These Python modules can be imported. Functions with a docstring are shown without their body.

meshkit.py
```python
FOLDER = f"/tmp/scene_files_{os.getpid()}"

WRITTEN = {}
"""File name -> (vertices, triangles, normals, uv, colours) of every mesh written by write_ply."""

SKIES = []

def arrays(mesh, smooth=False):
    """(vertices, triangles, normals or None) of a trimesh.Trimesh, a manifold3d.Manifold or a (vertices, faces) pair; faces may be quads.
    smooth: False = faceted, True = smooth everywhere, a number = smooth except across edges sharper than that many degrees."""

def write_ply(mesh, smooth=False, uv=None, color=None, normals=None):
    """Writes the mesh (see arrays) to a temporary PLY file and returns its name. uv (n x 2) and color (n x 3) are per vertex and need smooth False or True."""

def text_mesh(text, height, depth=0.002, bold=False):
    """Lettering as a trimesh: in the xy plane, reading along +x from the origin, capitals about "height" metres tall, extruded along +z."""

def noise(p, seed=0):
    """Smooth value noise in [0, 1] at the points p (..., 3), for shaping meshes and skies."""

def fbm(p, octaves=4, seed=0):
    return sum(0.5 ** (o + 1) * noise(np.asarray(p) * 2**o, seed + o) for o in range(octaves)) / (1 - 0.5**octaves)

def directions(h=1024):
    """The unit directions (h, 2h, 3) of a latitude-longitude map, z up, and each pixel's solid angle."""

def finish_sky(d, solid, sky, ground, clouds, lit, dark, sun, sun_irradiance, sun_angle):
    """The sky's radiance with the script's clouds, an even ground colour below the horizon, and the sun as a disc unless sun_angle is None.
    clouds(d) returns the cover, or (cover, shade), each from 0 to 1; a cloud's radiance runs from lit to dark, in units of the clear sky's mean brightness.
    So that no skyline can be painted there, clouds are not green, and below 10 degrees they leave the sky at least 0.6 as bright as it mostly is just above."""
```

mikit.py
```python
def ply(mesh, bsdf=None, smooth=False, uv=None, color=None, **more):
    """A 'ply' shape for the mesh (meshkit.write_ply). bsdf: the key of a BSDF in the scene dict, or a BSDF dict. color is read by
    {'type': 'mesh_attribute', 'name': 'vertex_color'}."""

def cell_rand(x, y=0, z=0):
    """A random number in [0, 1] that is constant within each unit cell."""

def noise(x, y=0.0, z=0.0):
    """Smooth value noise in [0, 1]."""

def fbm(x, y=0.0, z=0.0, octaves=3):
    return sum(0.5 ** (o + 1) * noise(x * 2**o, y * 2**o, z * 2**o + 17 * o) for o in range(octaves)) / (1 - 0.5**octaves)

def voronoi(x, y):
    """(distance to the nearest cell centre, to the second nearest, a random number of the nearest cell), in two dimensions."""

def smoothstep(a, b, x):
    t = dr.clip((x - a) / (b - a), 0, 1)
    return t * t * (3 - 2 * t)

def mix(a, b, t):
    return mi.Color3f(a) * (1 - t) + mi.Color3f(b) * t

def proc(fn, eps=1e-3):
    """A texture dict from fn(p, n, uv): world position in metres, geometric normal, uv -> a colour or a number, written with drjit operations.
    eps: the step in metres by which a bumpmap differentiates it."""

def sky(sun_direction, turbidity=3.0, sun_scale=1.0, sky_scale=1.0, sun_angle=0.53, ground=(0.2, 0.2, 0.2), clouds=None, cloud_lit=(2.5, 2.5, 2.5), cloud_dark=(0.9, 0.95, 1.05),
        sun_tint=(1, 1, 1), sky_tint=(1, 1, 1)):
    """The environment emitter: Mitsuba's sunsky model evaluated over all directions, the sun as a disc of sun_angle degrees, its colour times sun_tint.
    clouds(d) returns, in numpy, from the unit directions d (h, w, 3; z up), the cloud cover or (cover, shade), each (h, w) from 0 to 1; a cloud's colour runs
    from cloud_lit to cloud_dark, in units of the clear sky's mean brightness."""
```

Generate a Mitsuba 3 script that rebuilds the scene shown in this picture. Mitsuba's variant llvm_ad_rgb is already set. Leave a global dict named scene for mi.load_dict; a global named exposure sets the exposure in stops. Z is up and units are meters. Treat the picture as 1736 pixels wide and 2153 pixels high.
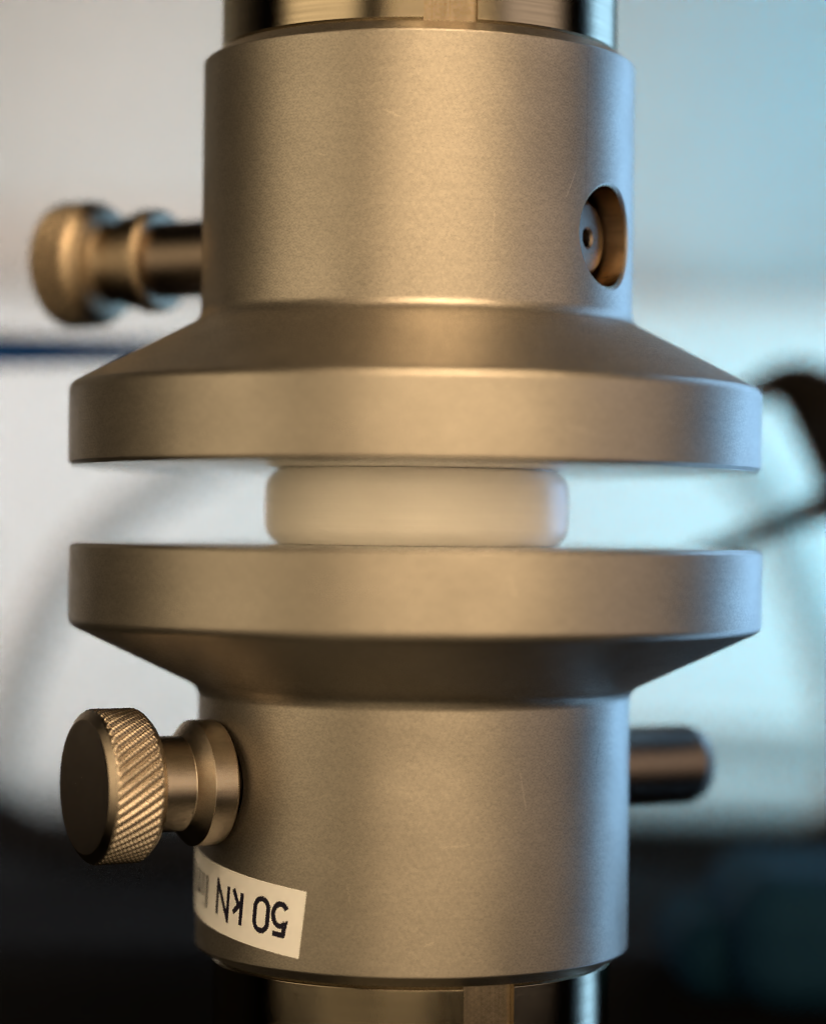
import math
import numpy as np, trimesh, manifold3d as m3, shapely
from shapely import affinity
from shapely.geometry import LineString, Polygon, Point, box as sbox
import drjit as dr, mitsuba as mi, mikit, meshkit
from mikit import proc, noise, fbm, smoothstep, mix

T = mi.ScalarTransform4f
scene, labels = {}, {}
MM = 0.001
rng = np.random.default_rng(7)

# ---------------------------------------------------------------- camera, light, exposure
FPX = 5419.0
D = 0.300                                   # lens to the axis of the platens
ROLL = math.radians(0.65)
PITCH = math.atan(36 / FPX)
eye = [-0.0003, -D, 0.0]
scene['camera'] = {'type': 'thinlens', 'fov': 18.20, 'fov_axis': 'x', 'near_clip': 0.02, 'far_clip': 30.0,
                   'aperture_radius': 0.0061, 'focus_distance': 0.282,
                   'to_world': T().look_at(origin=eye, target=[eye[0], 0, D * math.tan(PITCH)], up=[-math.sin(ROLL), 0, math.cos(ROLL)])}
exposure = 0.0


def look(o, t, up=(0, 0, 1)):
    return T().look_at(origin=list(map(float, o)), target=list(map(float, t)), up=list(up))


def soft_lamp(name, label, pos, target, w, h, rgb, cat='lamp'):
    """an unseen lamp in a black tray with a flat diffuser: the diffuser gives the light"""
    m = look(pos, target)
    scene[name + '__diffuser'] = {'type': 'rectangle', 'to_world': m @ T().scale([w / 2, h / 2, 1]),
                                  'emitter': {'type': 'area', 'radiance': {'type': 'rgb', 'value': list(rgb)}}}
    b = [trimesh.creation.box([w + .06, h + .06, .02])]
    b[0].apply_translation([0, 0, -.03])
    for sx, sy, ex, ey in ((1, 0, .02, h + .06), (-1, 0, .02, h + .06), (0, 1, w + .02, .02), (0, -1, w + .02, .02)):
        q = trimesh.creation.box([ex, ey, .04])
        q.apply_translation([sx * (w / 2 + .02), sy * (h / 2 + .02), .0])
        b.append(q)
    scene[name + '__housing'] = mikit.ply(trimesh.util.concatenate(b), 'black_plastic', to_world=m)
    labels[name] = {'label': label, 'category': cat}


soft_lamp('unseen_softbox', 'unseen warm softbox out of view in front above the platens', (0.08, -0.32, 0.34), (0, 0, 0.01), 0.26, 0.18, (12.6, 8.9, 5.1))  # out of view, placed to light the platen fronts and fillets
soft_lamp('unseen_panel_lamp', 'unseen warm light panel behind the camera', (0.10, -0.38, 0.03), (0.08, 0, 0.02), 0.46, 0.18, (2.48, 1.79, 1.04))  # unseen, gives the warm front reflection in steel and spindles
soft_lamp('unseen_side_lamp', 'unseen dim warm light panel out of view to the left of the camera', (-0.42, -0.27, 0.08), (0, 0, 0.06), 0.40, 0.34, (1.27, .95, .56))  # unseen left wing, widens the warm reflection on the spindles
soft_lamp('unseen_side_lamp_001', 'unseen warm light panel out of view to the right of the camera', (0.46, -0.20, 0.08), (0, 0, 0.06), 0.34, 0.34, (.70, .55, .45))  # unseen right wing, carries the warm reflection round to the right
soft_lamp('unseen_low_lamp', 'unseen dim warm light panel out of view low in front', (-0.16, -0.40, -0.16), (-0.02, 0, -0.06), 0.50, 0.20, (.22, .16, .09))  # out of view, placed to brighten the lower spindle
soft_lamp('unseen_floor_bounce', 'unseen dim warm panel below the platens standing in for bounced light', (-0.04, -0.30, -0.34), (0, 0, -0.03), 0.44, 0.26, (.36, .265, .15))  # unseen emitter in place of warm bounce from below, lights lower chamfer and cone
soft_lamp('unseen_blue_lamp', 'unseen cool blue light panel out of view to the right of the platens', (0.28, 0.25, -0.01), (0.0, 0.03, -0.02), 0.22, 0.60, (1.0, 2.0, 3.3))  # out of view, placed to give the blue right-hand edges


def spot(name, pos, target, rgb, cut=40, beam=10):
    scene[name] = {'type': 'spot', 'to_world': look(pos, target), 'cutoff_angle': cut, 'beam_width': beam, 'intensity': {'type': 'rgb', 'value': list(rgb)}}


spot('unseen_neutral_spot', (-0.20, 0.06, 0.03), (0.0, 0.26, 0.0), (.168, .167, .173), 52, 8)  # unseen spot, lights only the housing behind the gap
spot('unseen_neutral_spot_001', (-0.22, 0.08, 0.03), (-0.26, 0.26, 0.04), (.018, .017, .016), 62, 30)  # unseen spot on the out-of-view housing, for grey left-edge reflections
spot('unseen_wall_spot', (-0.20, 0.28, 0.22), (-0.02, 0.52, 0.05), (.225, .187, .169), 38, 3)  # unseen spot, warms and brightens the back wall towards the left
spot('unseen_blue_spot', (0.20, 0.07, 0.015), (0.075, 0.26, 0.0), (.042, .20, .265), 40, 5)  # unseen spot, placed to turn the right of the housing cyan
spot('unseen_blue_wall_spot', (0.20, 0.38, 0.22), (0.07, 0.52, 0.06), (.0, .072, .118), 50, 8)  # unseen spot, placed to tint the right of the wall blue

# ---------------------------------------------------------------- materials


# fine marks on the blasted steel: arc along the 25 mm cylinder and height of both ends (m), width, how much lighter or darker
SCRATCHES = [(.0206, .0208, .036, .052, .00022, -.10), (.0175, .0188, .0365, .0392, .00010, .35), (-.004, -.0022, .045, .0441, .00009, .22), (.008, .0083, .031, .0345, .00009, .2), (-.012, -.0105, .0405, .0402, .0001, .2),
             (.003, .0062, -.034, -.0337, .00009, .25), (.012, .0128, -.0262, -.0302, .0001, .25), (-.007, -.0066, -.038, -.0402, .00009, .2), (.0235, .0242, -.026, -.0236, .00014, -.25), (.0015, .0024, -.0445, -.0441, .0001, .3),
             (.010, .0118, .0105, .0101, .00012, .2), (-.016, -.0152, -.0062, -.0072, .0001, .25), (.006, .0064, -.0045, -.0066, .0001, .2)]


def metal(key, rgb, rough, grain=0.06, streak=0.05, bump=0.0, gscale=3500.0, streak_axis='z', blotch=0.05, satin=False, bstreak=.15, worn=False):
    rgb = np.array(rgb)

    def col(p, n, uv):
        g = (noise(p.x * gscale, p.y * gscale, p.z * gscale) - .5) * 2 * grain
        if streak_axis == 'z':
            s = (noise(p.x * 160, p.y * 160, p.z * 5200) - .5) * 2 * streak
        else:
            s = (noise(p.x * 5200, p.y * 5200, p.z * 160) - .5) * 2 * streak
        b = (fbm(p.x * 150, p.y * 150, p.z * 150, 3) - .5) * 2 * blotch
        k = 1 + g + s + b
        if worn:
            k = k * (1 - .13 * smoothstep(.5, .75, fbm(p.x * 70 + 3, p.y * 70, p.z * 45 + 7, 4)) + .05 * smoothstep(.55, .8, fbm(p.x * 110, p.y * 110 + 9, p.z * 110, 3)))
            for a0, a1, z0, z1, wd, lv in SCRATCHES:
                ax, az, ex, ez = a0, z0, a1 - a0, z1 - z0
                px, pz = dr.atan2(p.x, -p.y) * .025 - ax, p.z - az
                t = dr.clip((px * ex + pz * ez) / (ex * ex + ez * ez), 0, 1)
                dd = dr.sqrt(dr.square(px - t * ex) + dr.square(pz - t * ez))
                k = k * (1 + lv * (1 - smoothstep(wd * .4, wd, dd)) * dr.select(p.y < 0, 1.0, 0.0))
        return mi.Color3f(float(rgb[0]), float(rgb[1]), float(rgb[2])) * k

    def rg(p, n, uv):
        return rough * (1 + .16 * (fbm(p.x * 260, p.y * 260, p.z * 260, 3) - .5))

    b = {'type': 'roughconductor', 'distribution': 'beckmann', 'material': 'none', 'specular_reflectance': proc(col), 'alpha': proc(rg)}
    if satin:
        b = {'type': 'principled', 'base_color': proc(col), 'metallic': 1.0, 'roughness': proc(rg), 'specular': 0.5}
    if bump:
        def bm(p, n, uv):
            return noise(p.x * gscale, p.y * gscale, p.z * gscale) + bstreak * noise(p.x * 160, p.y * 160, p.z * 5200)
        b = {'type': 'bumpmap', 'arbitrary': {'type': 'proc', **{k: v for k, v in proc(bm, 3e-5).items() if k != 'type'}}, 'scale': bump, 'bsdf': b}
    scene[key] = {'type': 'twosided', 'bsdf': b}


metal('blasted_steel', (.462, .423, .368), .44, grain=.20, streak=.03, bump=.000012, satin=True, worn=True, gscale=6200.0, blotch=.035)
metal('turned_steel', (.47, .41, .31), .065, grain=.02, streak=.16, bump=0)
metal('polished_steel', (.66, .65, .63), .26, grain=.02, streak=.02, blotch=.03, satin=True)
metal('pin_steel', (.56, .48, .39), .17, grain=.08, streak=.03)
metal('pin_dull', (.42, .34, .25), .26, grain=.06, streak=.03)
metal('pin_dark', (.27, .225, .19), .22, grain=.06, streak=.03)
metal('bore_steel', (.46, .36, .24), .2, grain=.05, streak=.35, blotch=.3)
metal('milled_steel', (.27, .22, .16), .16, grain=.2, streak=.15, streak_axis='x', blotch=.15)


def paint(key, rgb, rough=.5, spec=.4, var=.03, scale=40.0):
    def col(p, n, uv):
        return mi.Color3f(*map(float, rgb)) * (1 + 2 * var * (fbm(p.x * scale, p.y * scale, p.z * scale, 3) - .5))
    scene[key] = {'type': 'twosided', 'bsdf': {'type': 'principled', 'base_color': proc(col), 'roughness': rough, 'specular': spec}}


paint('black_plastic', (.006, .005, .0045), .8, .06)
paint('wall_paint', (.58, .57, .555), .8, .2)
paint('housing_paint', (.52, .52, .53), .6, .3)
paint('navy_paint', (.003, .05, .18), .7, .08)
paint('grey_rubber', (.27, .27, .27), .7, .2)
paint('table_black', (.005, .005, .0055), .8, .03)
paint('dark_teal', (.005, .023, .047), .8, .05)
paint('dark_navy', (.003, .018, .036), .8, .05)
paint('ink', (.008, .007, .02), .6, .3)
paint('tape', (.94, .96, .98), .45, .4, .03, 500)


def spec_col(p, n, uv):
    return mi.Color3f(.94, .92, .87) * (1 + .05 * (noise(p.x * 90, p.y * 90, p.z * 5200) - .5) + .05 * (fbm(p.x * 200, p.y * 200, p.z * 200) - .5))


scene['printed_plastic'] = {'type': 'twosided', 'bsdf': {'type': 'principled', 'base_color': proc(spec_col), 'roughness': .25, 'specular': .5, 'clearcoat': 1.0, 'clearcoat_gloss': .93}}

# ---------------------------------------------------------------- helpers
m3.set_circular_segments(256)


def round_poly(pts, seg=10):
    """pts: (x, y, radius of the corner)"""
    n, out = len(pts), []
    for i in range(n):
        p, r = np.array(pts[i][:2], float), pts[i][2] if len(pts[i]) > 2 else 0
        a, b = np.array(pts[i - 1][:2], float) - p, np.array(pts[(i + 1) % n][:2], float) - p
        la, lb = np.linalg.norm(a), np.linalg.norm(b)
        a, b = a / la, b / lb
        if r <= 0:
            out.append(p)
            continue
        half = math.acos(np.clip(a @ b, -1, 1)) / 2
        t = min(r / math.tan(half), .48 * la, .48 * lb)
        r = t * math.tan(half)
        c = p + (a + b) / np.linalg.norm(a + b) * r / math.sin(half)
        s, e = p + a * t - c, p + b * t - c
        a0, a1 = math.atan2(s[1], s[0]), math.atan2(e[1], e[0])
        d = (a1 - a0 + math.pi) % (2 * math.pi) - math.pi
        for k in range(seg + 1):
            out.append(c + r * np.array([math.cos(a0 + d * k / seg), math.sin(a0 + d * k / seg)]))
    return np.array(out)


def revolve(profile, seg=512):
    """closed profile of (r, z) in mm, r >= 0 -> manifold in mm"""
    p = np.asarray(profile, float)
    if np.sum(p[:, 0] * np.roll(p[:, 1], -1) - np.roll(p[:, 0], -1) * p[:, 1]) < 0:
        p = p[::-1]
    return m3.CrossSection([p.tolist()]).revolve(seg)


def tm(man):
    m = man.to_mesh()
    return trimesh.Trimesh(np.array(m.vert_properties[:, :3], float) * MM, np.array(m.tri_verts), process=False)


def put(key, mesh, bsdf, smooth=35, **kw):
    if hasattr(mesh, 'to_mesh'):
        mesh = tm(mesh)
    scene[key] = mikit.ply(mesh, bsdf, smooth=smooth, **kw)


def along(theta, z0, x0=0.0):
    """4x4 (mm): local +z -> horizontal direction theta degrees right of the camera direction, origin on the axis at height z0"""
    t = math.radians(theta)
    a = np.array([math.sin(t), -math.cos(t), 0])
    up = np.array([0, 0, 1.0])
    m = np.eye(4)
    m[:3, 0], m[:3, 1], m[:3, 2], m[:3, 3] = np.cross(up, a), up, a, [x0, 0, z0]
    return m


def mv(man, m):
    return man.transform(m[:3, :4])


def tag(key, label, cat=None, group=None, kind=None):
    labels[key] = {k: v for k, v in dict(label=label, category=cat, group=group, kind=kind).items() if v}


def pix(xd, yd, y):
    """a point (metres) of the depth plane y, from a place in a 1736 x 2153 view of the layout drawing"""
    d = D + y
    u, v = xd - 868, 1076.5 - yd
    c, s = math.cos(ROLL), math.sin(ROLL)
    u, v = u * c - v * s, u * s + v * c
    v += 36
    return np.array([eye[0] + u * d / FPX, y, v * d / FPX])


# ---------------------------------------------------------------- background: what stands behind the machine, out of focus
wall = trimesh.Trimesh([[-4, 0.52, -2], [4, 0.52, -2], [4, 0.52, 2.5], [-4, 0.52, 2.5]], [[0, 1, 2], [0, 2, 3]], process=False)
scene['back_wall'] = mikit.ply(wall, 'wall_paint')
tag('back_wall', 'pale grey wall far behind the machine', kind='structure')


def rounded_box(x0, x1, y0, y1, z0, z1, r):
    s = m3.Manifold.sphere(r, 32)
    return m3.Manifold.batch_hull([s.translate([x, y, z]) for x in (x0 + r, x1 - r) for y in (y0 + r, y1 - r) for z in (z0 + r, z1 - r)])


YH = 0.26
top = pix(868, 585, YH)[2]
base = pix(868, 1738, YH)[2]
put('instrument_housing__cover', rounded_box(-300, 145, YH * 1000, 400, base * 1000, top * 1000, 14), 'housing_paint')
tag('instrument_housing', 'blurred white instrument housing standing on the black table behind the platens', 'instrument')

# arch of grey hose in front of the housing
from scipy.interpolate import CubicSpline
ARCH = np.array([(-15, 1760), (0, 1600), (30, 1450), (75, 1330), (150, 1190), (250, 1085), (370, 1005), (520, 930), (700, 890), (900, 875), (1150, 878), (1350, 895), (1500, 945), (1600, 1040), (1670, 1200), (1730, 1380), (1770, 1560), (1780, 1760)], float)
ca = [pix(q[0], q[1], YH + .001) * 1000 for q in CubicSpline(np.arange(len(ARCH)), ARCH)(np.linspace(0, len(ARCH) - 1, 70))]


def tube(path, radii, seg=24):
    parts = [m3.Manifold.batch_hull([m3.Manifold.sphere(float(r0), seg).translate(list(map(float, p0))), m3.Manifold.sphere(float(r1), seg).translate(list(map(float, p1)))])
             for p0, p1, r0, r1 in zip(path[:-1], path[1:], radii[:-1], radii[1:])]
    return m3.Manifold.batch_boolean(parts, m3.OpType.Add)


def cable(key, pts, y, bsdf):
    """pts: (x, y, radius) on the layout drawing, laid in the depth plane y"""
    q = CubicSpline(np.arange(len(pts)), np.array(pts, float))(np.linspace(0, len(pts) - 1, 14 * len(pts)))
    put(key, tube([pix(c[0], c[1], y) * 1000 for c in q], [c[2] * (D + y) / FPX * 1000 for c in q], 28), bsdf, smooth=60)


put('hose_arch', tube(ca, [4.3] * len(ca)), 'grey_rubber', smooth=60)
tag('hose_arch', 'soft grey hose bent in a wide arch in front of the white housing', 'hose')

# thick black handle loop at the right edge
yl = .11
loop = [(1400, 910, 12), (1500, 872, 17), (1580, 826, 26), (1655, 806, 46), (1720, 845, 74), (1770, 925, 86), (1782, 1000, 70), (1757, 1048, 44), (1700, 1078, 30), (1625, 1108, 25), (1540, 1143, 23), (1400, 1205, 22)]
lp = np.array(loop, float)
tt = np.linspace(0, len(loop) - 1, 60)
cs = CubicSpline(np.arange(len(loop)), lp)(tt)
cable('blue_cable', [(-500, 754, 24), (-150, 748, 24), (100, 745, 23), (330, 739, 21), (600, 728, 20)], .085, 'navy_paint')
tag('blue_cable', 'taut dark navy blue cable running level behind the upper platen at the left', 'cable')
cable('black_cable', [(-500, 704, 15), (-150, 710, 14), (100, 716, 12), (330, 722, 9), (600, 724, 9)], .10, 'black_plastic')
tag('black_cable', 'thin black cable lying just above the navy blue cable at the left', 'cable')
cable('table_cable', [(-260, 1560, 60), (-60, 1690, 60), (90, 1765, 50), (260, 1790, 44), (430, 1800, 44), (700, 1815, 40)], .17, 'black_plastic')
tag('table_cable', 'thick black cable sagging onto the table at the lower left', 'cable')
cable('table_cable_001', [(1100, 1790, 26), (1340, 1784, 27), (1560, 1806, 30), (1700, 1775, 36), (1800, 1715, 40), (1950, 1600, 40)], .16, 'black_plastic')
tag('table_cable_001', 'black cable lying on the table behind the end of the lower locking pin', 'cable')
put('cable_loop', tube([pix(q[0], q[1], yl) * 1000 for q in cs], [q[2] * (D + yl) / 5.419 for q in cs], 28), 'black_plastic', smooth=60)
tag('cable_loop', 'thick black cable looping round at the right edge', 'cable')

cable('grey_band', [(1250, 1570, 44), (1420, 1566, 44), (1600, 1572, 46), (1780, 1585, 48), (2000, 1600, 48)], YH + .001, 'grey_rubber')  # level tube forming the darker band low on the housing
tag('grey_band', 'soft grey band running level across the housing at the right', 'hose')
# black table
zt = base * 1000 - .5
put('machine_table', rounded_box(-900, 145, 95, 510, zt - 200, zt, 6), 'table_black')
tag('machine_table', 'matt black machine table under the white housing', 'table')
p = pix(1660, 1890, .09) * 1000
put('teal_block', rounded_box(p[0] - 14, p[0] + 30, 40, 88, p[2] - 9, p[2] + 9, 7), 'dark_teal')  # rounded block forming the dark teal patch
tag('teal_block', 'dark teal rounded block at the lower right edge', 'case')
p = pix(1480, 1930, .09) * 1000
put('navy_block', rounded_box(p[0] - 8, p[0] + 8, 50, 88, p[2] - 6, p[2] + 5, 5), 'dark_navy')  # rounded block forming the small navy patch
tag('navy_block', 'small dark navy rounded block behind the lower spindle', 'case')

# ---------------------------------------------------------------- platens
R, RP = 25.0, 40.0
ZU, ZL = 6.9, -1.95           # contact faces
PZU, PZL = 32.9, -28.5        # heights of the pins


def platen_body(e=0.0):
    """standing on its contact face at z = 0"""
    prof = round_poly([(0, .4), (39.5, .4), (39.5, .03, 0), (39.6, .03, .05), (40, .45, .2), (40, 9.3, 1.3), (25, 16.4 + e, 2.0), (25, 46.0 + e, .3), (23.15, 47.25 + e, .1), (22.2, 47.25 + e), (22.2, 40), (0, 40)], 10)
    return revolve(prof, 720)


def contact_face():
    g = []
    for r in (39.48, 33.5, 25.0, 16.5):
        g += [(r, 0)] if r == 39.48 else [(r + .14, 0), (r + .10, .28), (r - .10, .28), (r - .14, 0)]
    return revolve([(0, .38), (39.48, .38)] + g + [(0, 0)], 512)


def bore(theta, z, r, x0, mouth):
    """through bore with a small bevel where it leaves the cylinder of radius R"""
    m = along(theta, z, x0)
    out = m3.Manifold.cylinder(80, r, r, 160, True)
    out = mv(out, m)
    n = 160
    al = np.arange(n) * 2 * np.pi / n
    rings = []
    for rad, rr in ((R + .25, r + .5), (R - .25, r - .02)):
        lx, ly = rr * np.cos(al), rr * np.sin(al)
        rings.append(np.stack([lx, ly, np.sqrt(rad ** 2 - lx ** 2)], 1))
    v = np.vstack([*rings, [[0, 0, R + 2]], [[0, 0, R - 4]]])
    i, j = np.arange(n), (np.arange(n) + 1) % n
    f = np.vstack([np.stack([i, n + i, n + j], 1), np.stack([i, n + j, j], 1), np.stack([i * 0 + 2 * n, i, j], 1), np.stack([i * 0 + 2 * n + 1, n + j, n + i], 1)])
    bev = m3.Manifold(m3.Mesh(np.asarray(v, np.float32), np.asarray(f, np.uint32)))
    if bev.volume() < 0:
        bev = m3.Manifold(m3.Mesh(np.asarray(v, np.float32), np.asarray(f[:, ::-1], np.uint32)))
    for q in mouth:
        out = out + mv(bev, along(theta + q, z, x0))
    return out


XU, XL = -0.15, 0.05
flip = np.diag([1, -1, -1, 1.0])
TU, TL = 59.0, -61.5


def shifted(man, x, z, mirror=False):
    if mirror:
        man = man.rotate([180, 0, 0])
    return man.translate([XL if mirror else XU, 0, z])


for key, z, mir, th, pz in (('compression_platen', ZU, False, TU, PZU), ('compression_platen_001', ZL, True, TL, PZL)):
    body = shifted(platen_body(0 if mir else .65), 0, z, mir)
    liner_r = 5.75
    hole = bore(th, pz, liner_r, XL if mir else XU, (0, 180) if not mir else (180,))
    put(key + '__body', body - hole, 'blasted_steel', smooth=28)
    put(key + '__contact_face', shifted(contact_face(), 0, z, mir), 'polished_steel', smooth=25)
    # the bare wall of the bore: a thin sleeve
    sl = m3.Manifold.cylinder(60, liner_r - .03, liner_r - .03, 128, True) - m3.Manifold.cylinder(62, liner_r - .12, liner_r - .12, 128, True)
    shell = m3.Manifold.cylinder(60, R - .3, R - .3, 256, True).translate([0, 0, pz]) - m3.Manifold.cylinder(62, 15, 15, 128, True).translate([0, 0, pz])
    put(key + '__bore_wall', mv(sl, along(th, pz, XL if mir else XU)) ^ shell.translate([XL if mir else XU, 0, 0]), 'bore_steel', smooth=35)
tag('compression_platen', 'upper blasted steel compression platen, rim pressing down on the pale specimen', 'platen', 'steel compression platens')
tag('compression_platen_001', 'lower blasted steel compression platen carrying the white label and pale specimen', 'platen', 'steel compression platens')
labels['compression_platen__bore_wall'] = {'label': 'bare brassy wall inside the round cross hole'}


# ---------------------------------------------------------------- spindles
def spindle(length):
    prof = round_poly([(0, -3), (21.9, -3), (21.9, 0), (22.6, 0, .05), (22.9, .3, .1), (22.9, length), (0, length)], 4)
    return revolve(prof, 720)


for key, z, mir, ph in (('spindle', ZU + 48.02, False, 8.4), ('spindle_001', ZL - 47.36, True, 21.9)):
    s = spindle(26)
    slot = m3.Manifold.cube([5.9, 4, 60], True).translate([0, -22.9 - 2 + 2.0, 0])
    s = s - slot.rotate([0, 0, ph if not mir else -ph + 180])
    s = shifted(s, 0, z, mir)
    m = tm(s)
    m = trimesh.graph.smooth_shade(m, angle=math.radians(28), facet_minarea=None)
    v = np.array(m.vertices)
    uv = np.stack([np.arctan2(v[:, 0], -v[:, 1]) / (2 * np.pi) + .5, v[:, 2] * 10], 1)
    scene[key + '__shaft'] = mikit.ply(m, 'turned_steel', smooth=True, uv=uv)
    k = m3.Manifold.cube([5.86, 1.1, 26.2]).translate([-2.93, -21.75, -.25 if not mir else -25.95])
    k = k.translate([0, 0, z]).rotate([0, 0, ph]).translate([XL if mir else XU, 0, 0])
    put(key + '__key', k, 'milled_steel', smooth=30)
tag('spindle', 'shiny turned steel spindle with a keyway, above the upper platen', 'spindle', 'turned steel spindles')
tag('spindle_001', 'shiny turned steel spindle with a keyway, below the lower platen', 'spindle', 'turned steel spindles')


# ---------------------------------------------------------------- locking pins
def knurled_head(rad, length, n=760, m=92, pitch=1.12, cross=.52, deep=1.0):
    """local +z outwards; knurled cylinder closed by chamfers, mm"""
    zz = np.linspace(0, length, m)
    al = np.arange(n) * 2 * np.pi / n
    A, Z = np.meshgrid(al, zz)
    s = A * rad
    circ = 2 * np.pi * rad
    n1, n2 = round(circ / pitch), round(circ / cross)
    tri = lambda x: np.abs((x % 1) - .5) * 2
    h1 = tri(A / (2 * np.pi) * n1 + Z * .70 / pitch)
    h2 = tri(A / (2 * np.pi) * n2 - Z * .70 / cross)
    prof1 = np.clip(h1 * 1.5, 0, 1)
    prof2 = np.clip(h2 * 1.6, 0, 1)
    edge = np.clip(np.minimum(Z, length - Z) / .35, 0, 1)
    depth = deep * edge * (.26 * (1 - prof1) + .09 * (1 - prof2))
    r = rad - depth - (1 - edge) * .22
    rings = [np.stack([r[k] * np.cos(al), r[k] * np.sin(al), Z[k]], 1) for k in range(m)]

    def ring(rr, z):
        return np.stack([rr * np.cos(al), rr * np.sin(al), al * 0 + z], 1)
    # chamfered ends; corners doubled by the smoothing angle
    rings = [ring(.5, -.75), ring(rad - 1.3, -.75), ring(rad - .9, -.7)] + rings + [ring(rad - .32, length + .1), ring(rad - 1.05, length + .62), ring(rad - 1.25, length + .66), ring(.3, length + .60)]
    v = np.vstack(rings + [[[0, 0, -.75]], [[0, 0, length + .60]]])
    i, j = np.arange(n), (np.arange(n) + 1) % n
    f = [np.vstack([np.stack([k * n + i, k * n + j, (k + 1) * n + j], 1), np.stack([k * n + i, (k + 1) * n + j, (k + 1) * n + i], 1)]) for k in range(len(rings) - 1)]
    e = len(rings)
    f.append(np.stack([i * 0 + e * n, j, i], 1))
    f.append(np.stack([i * 0 + e * n + 1, (e - 1) * n + i, (e - 1) * n + j], 1))
    return trimesh.Trimesh(v * MM, np.vstack(f), process=False)


def to_m(m):
    q = m.copy()
    q[:3, 3] *= MM
    return q


def place(mesh, m):
    mesh = mesh.copy()
    mesh.apply_transform(to_m(m))
    return mesh


def lathe_part(prof):
    return revolve(round_poly(prof, 6), 256)


# lower pin: head towards the left front, end out at the right back
mL = along(TL, PZL, XL)
rf = 40.7
put('locking_pin__knurled_head', place(knurled_head(8.5, 5.35), mL @ trimesh.transformations.translation_matrix([0, 0, rf - 5.97])), 'pin_steel', smooth=25)
put('locking_pin__collar', mv(lathe_part([(0, 25.2), (6.75, 25.2), (7.0, 25.45, .15), (7.0, 28.1, .12), (5.3, 29.6, .25), (5.3, rf - 6.65), (0, rf - 6.65)]), mL), 'pin_steel', smooth=25)
put('locking_pin__shaft', mv(lathe_part([(0, 25.3), (4.65, 25.3), (4.8, -38.1, .8), (4.1, -40.0, .8), (0, -40.4)]), mL), 'pin_dark', smooth=30)
tag('locking_pin', 'locking pin with knurled round head pushed through the lower platen', 'locking pin', 'knurled locking pins')

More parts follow.
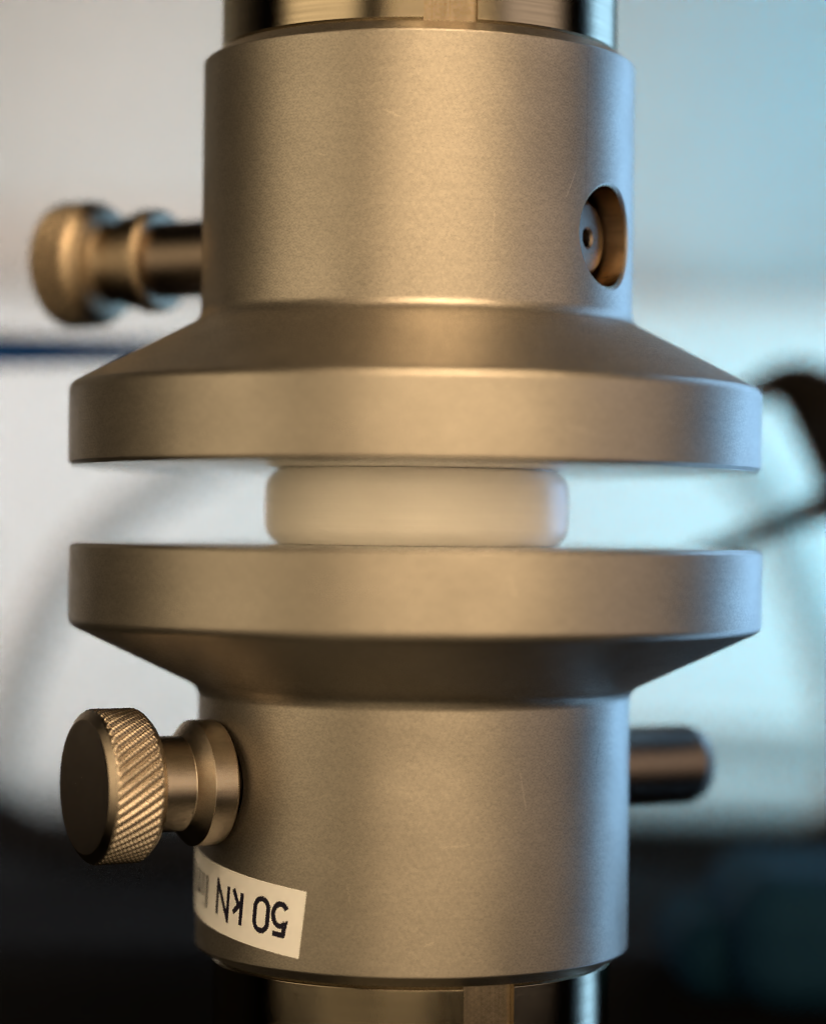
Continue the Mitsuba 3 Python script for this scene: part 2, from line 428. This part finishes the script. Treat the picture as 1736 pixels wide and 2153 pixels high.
# upper pin: head at the left back, end inside the cross hole
mU = along(TU - 180, PZU, XU)
ru = 52.2
put('locking_pin_001__knurled_head', place(knurled_head(7.95, 5.0, 520, 56, 1.9, .85, 1.7), mU @ trimesh.transformations.translation_matrix([0, 0, ru - 5.6])), 'pin_dull', smooth=25)
put('locking_pin_001__collar', mv(lathe_part([(0, 36.5), (5.7, 36.5, .1), (6.4, 37.1, .4), (6.4, 39.0, .35), (5.75, 39.4, .2), (5.75, 41.3, .5), (4.9, 42.0, .2), (4.9, 44.2, .4), (6.9, 45.2, .5), (7.1, ru - 6.35), (0, ru - 6.35)]), mU), 'pin_dull', smooth=25)
end = lathe_part([(0, 36.6), (4.7, 36.6), (4.7, -21.3), (3.72, -22.25, .12), (1.3, -22.25, .1), (1.02, -22.0), (.9, -19.0), (0, -18.7)])
put('locking_pin_001__shaft', mv(end, mU), 'pin_dark', smooth=30)
tag('locking_pin_001', 'blurred locking pin with knurled head through the upper platen, end seen inside the hole', 'locking pin', 'knurled locking pins')

# ---------------------------------------------------------------- specimen
RS, HS = 17.75, ZU - ZL
zz = np.linspace(0, HS, 420)
u = np.abs(zz - HS / 2) / (HS / 2)
rr = RS - 1.55 * np.clip((u - .45) / .55, 0, 1) ** 2.4 - .25 * u ** 2 - .035 * np.abs(np.sin(np.pi * zz / .21))
sp = revolve(np.vstack([[[0, 0.01]], np.stack([rr, np.clip(zz, .01, HS - .01)], 1), [[0, HS - .01]]]), 300).translate([0.15, 0, ZL])
put('printed_specimen', sp, 'printed_plastic', smooth=70)
tag('printed_specimen', 'pale cream ribbed plastic cylinder squeezed between the two platens', 'specimen')

# ---------------------------------------------------------------- label with printed lettering, upside down on the lower platen
CAP, SW = 3.9, .60


def arc(cx, cy, rx, ry, a0, a1, n=24):
    return [(cx + rx * math.cos(math.radians(a0 + (a1 - a0) * k / n)), cy + ry * math.sin(math.radians(a0 + (a1 - a0) * k / n))) for k in range(n + 1)]


h = SW / 2
GL = {
    '5': (2.3, [[(2.0, CAP - h), (.55, CAP - h), (.38, 2.05)], [(.38, 2.05)] + arc(1.12, 1.42, .98, 1.2, 145, -145)]),
    '0': (2.4, [arc(1.2, CAP - 1.3, 1.0, 1.1, 0, 180) + arc(1.2, 1.3, 1.0, 1.1, 180, 360) + [(2.2, CAP - 1.3)]]),
    'k': (2.1, [[(h, h), (h, CAP)], [(h, 1.25), (1.75, 2.75)], [(.8, 1.85), (1.9, .15)]]),
    'N': (3.0, [[(h, .1), (h, CAP - .1), (2.7, .1), (2.7, CAP - .1)]]),
    'l': (.5, [[(h, .1), (h, CAP)]]),
    'i': (.5, [[(h, .1), (h, 2.75)], [(h, 3.5), (h, 3.75)]]),
    'm': (3.1, [[(h, .1), (h, 2.75)], [(h, 2.0)] + arc(.85, 1.95, .62, .75, 160, 0) + [(1.47, .1)], [(1.47, 2.0)] + arc(2.1, 1.95, .62, .75, 160, 0) + [(2.72, .1)]]),
    't': (1.4, [[(.6, CAP - .4), (.6, .6), (1.2, h)], [(.1, 2.75), (1.3, 2.75)]]),
}
LAYOUT = [('5', 1.85), ('0', 4.45), ('k', 8.6), ('N', 11.15), ('l', 16.6), ('i', 17.9), ('m', 19.2), ('i', 23.0), ('t', 24.2)]
PH0, ZC, TILT = math.radians(-26.9), -39.2, math.radians(6.3)


def wrap(tx, ty, rad):
    s = R * PH0 - tx * math.cos(TILT) - ty * math.sin(TILT)
    z = ZC + tx * math.sin(TILT) - ty * math.cos(TILT)
    ph = s / R
    return np.stack([XL + rad * np.sin(ph), -rad * np.cos(ph), z], -1)


LH, LL = 7.35, 31.0
nx, ny = 120, 2
gx, gy = np.meshgrid(np.linspace(0, LL, nx), np.linspace(0, LH, ny))
gx = gx + .12 * (gy / LH)
lo, hi = wrap(gx, gy, R + .005).reshape(-1, 3), wrap(gx, gy, R + .11).reshape(-1, 3)
idx = np.arange(nx * ny).reshape(ny, nx)
q = np.stack([idx[:-1, :-1], idx[:-1, 1:], idx[1:, 1:], idx[1:, :-1]], -1).reshape(-1, 4)
N = nx * ny
rim = np.concatenate([idx[0, :], idx[1:, -1], idx[-1, -2::-1], idx[-2:0:-1, 0]])
rq = np.stack([rim, np.roll(rim, -1), np.roll(rim, -1) + N, rim + N], -1)
faces = np.vstack([q[:, ::-1], q + N, rq])
tri = np.vstack([faces[:, [0, 1, 2]], faces[:, [0, 2, 3]]])
tape = trimesh.Trimesh(np.vstack([lo, hi]) * MM, tri, process=False)
trimesh.repair.fix_normals(tape)
put('sticky_label__tape', tape, 'tape', smooth=30)
cell = .085
vs, fs, at = [], [], 0
for ch, x0 in LAYOUT:
    w, strokes = GL[ch]
    shp = shapely.union_all([LineString(s).buffer(h, cap_style='flat', join_style='mitre', mitre_limit=2) if ch not in '05' else LineString(s).buffer(h, cap_style='flat') for s in strokes])
    for cy in np.arange(-.3, CAP + .3, cell):
        xs = np.arange(-.4, w + .6, cell)
        on = shapely.contains_xy(shp, xs + cell / 2, np.full(len(xs), cy + cell / 2))
        st = np.flatnonzero(np.diff(np.r_[0, on.astype(int), 0]) == 1)
        en = np.flatnonzero(np.diff(np.r_[0, on.astype(int), 0]) == -1)
        for s_, e_ in zip(st, en):
            xa, xb = xs[0] + s_ * cell + x0, xs[0] + e_ * cell + x0
            k = max(1, int(np.ceil((xb - xa) / .5)))
            ex = np.linspace(xa, xb, k + 1)
            for c in range(k):
                quad = wrap(np.array([ex[c], ex[c + 1], ex[c + 1], ex[c]]), np.array([cy, cy, cy + cell, cy + cell]) + 1.7, R + .125)
                vs.append(quad)
                fs.append(np.array([[0, 1, 2], [0, 2, 3]]) + at)
                at += 4
let = trimesh.Trimesh(np.vstack(vs) * MM, np.vstack(fs), process=False)
nn = let.face_normals[0]
if nn @ np.r_[let.triangles_center[0][:2], 0] < 0:
    let.invert()
put('sticky_label__lettering', let, 'ink', smooth=False)
tag('sticky_label', 'white printed label stuck upside down on the lower platen, reading 50 kN limit', 'label')
labels['sticky_label__lettering'] = {'label': 'black dot printed letters 50 kN limit'}
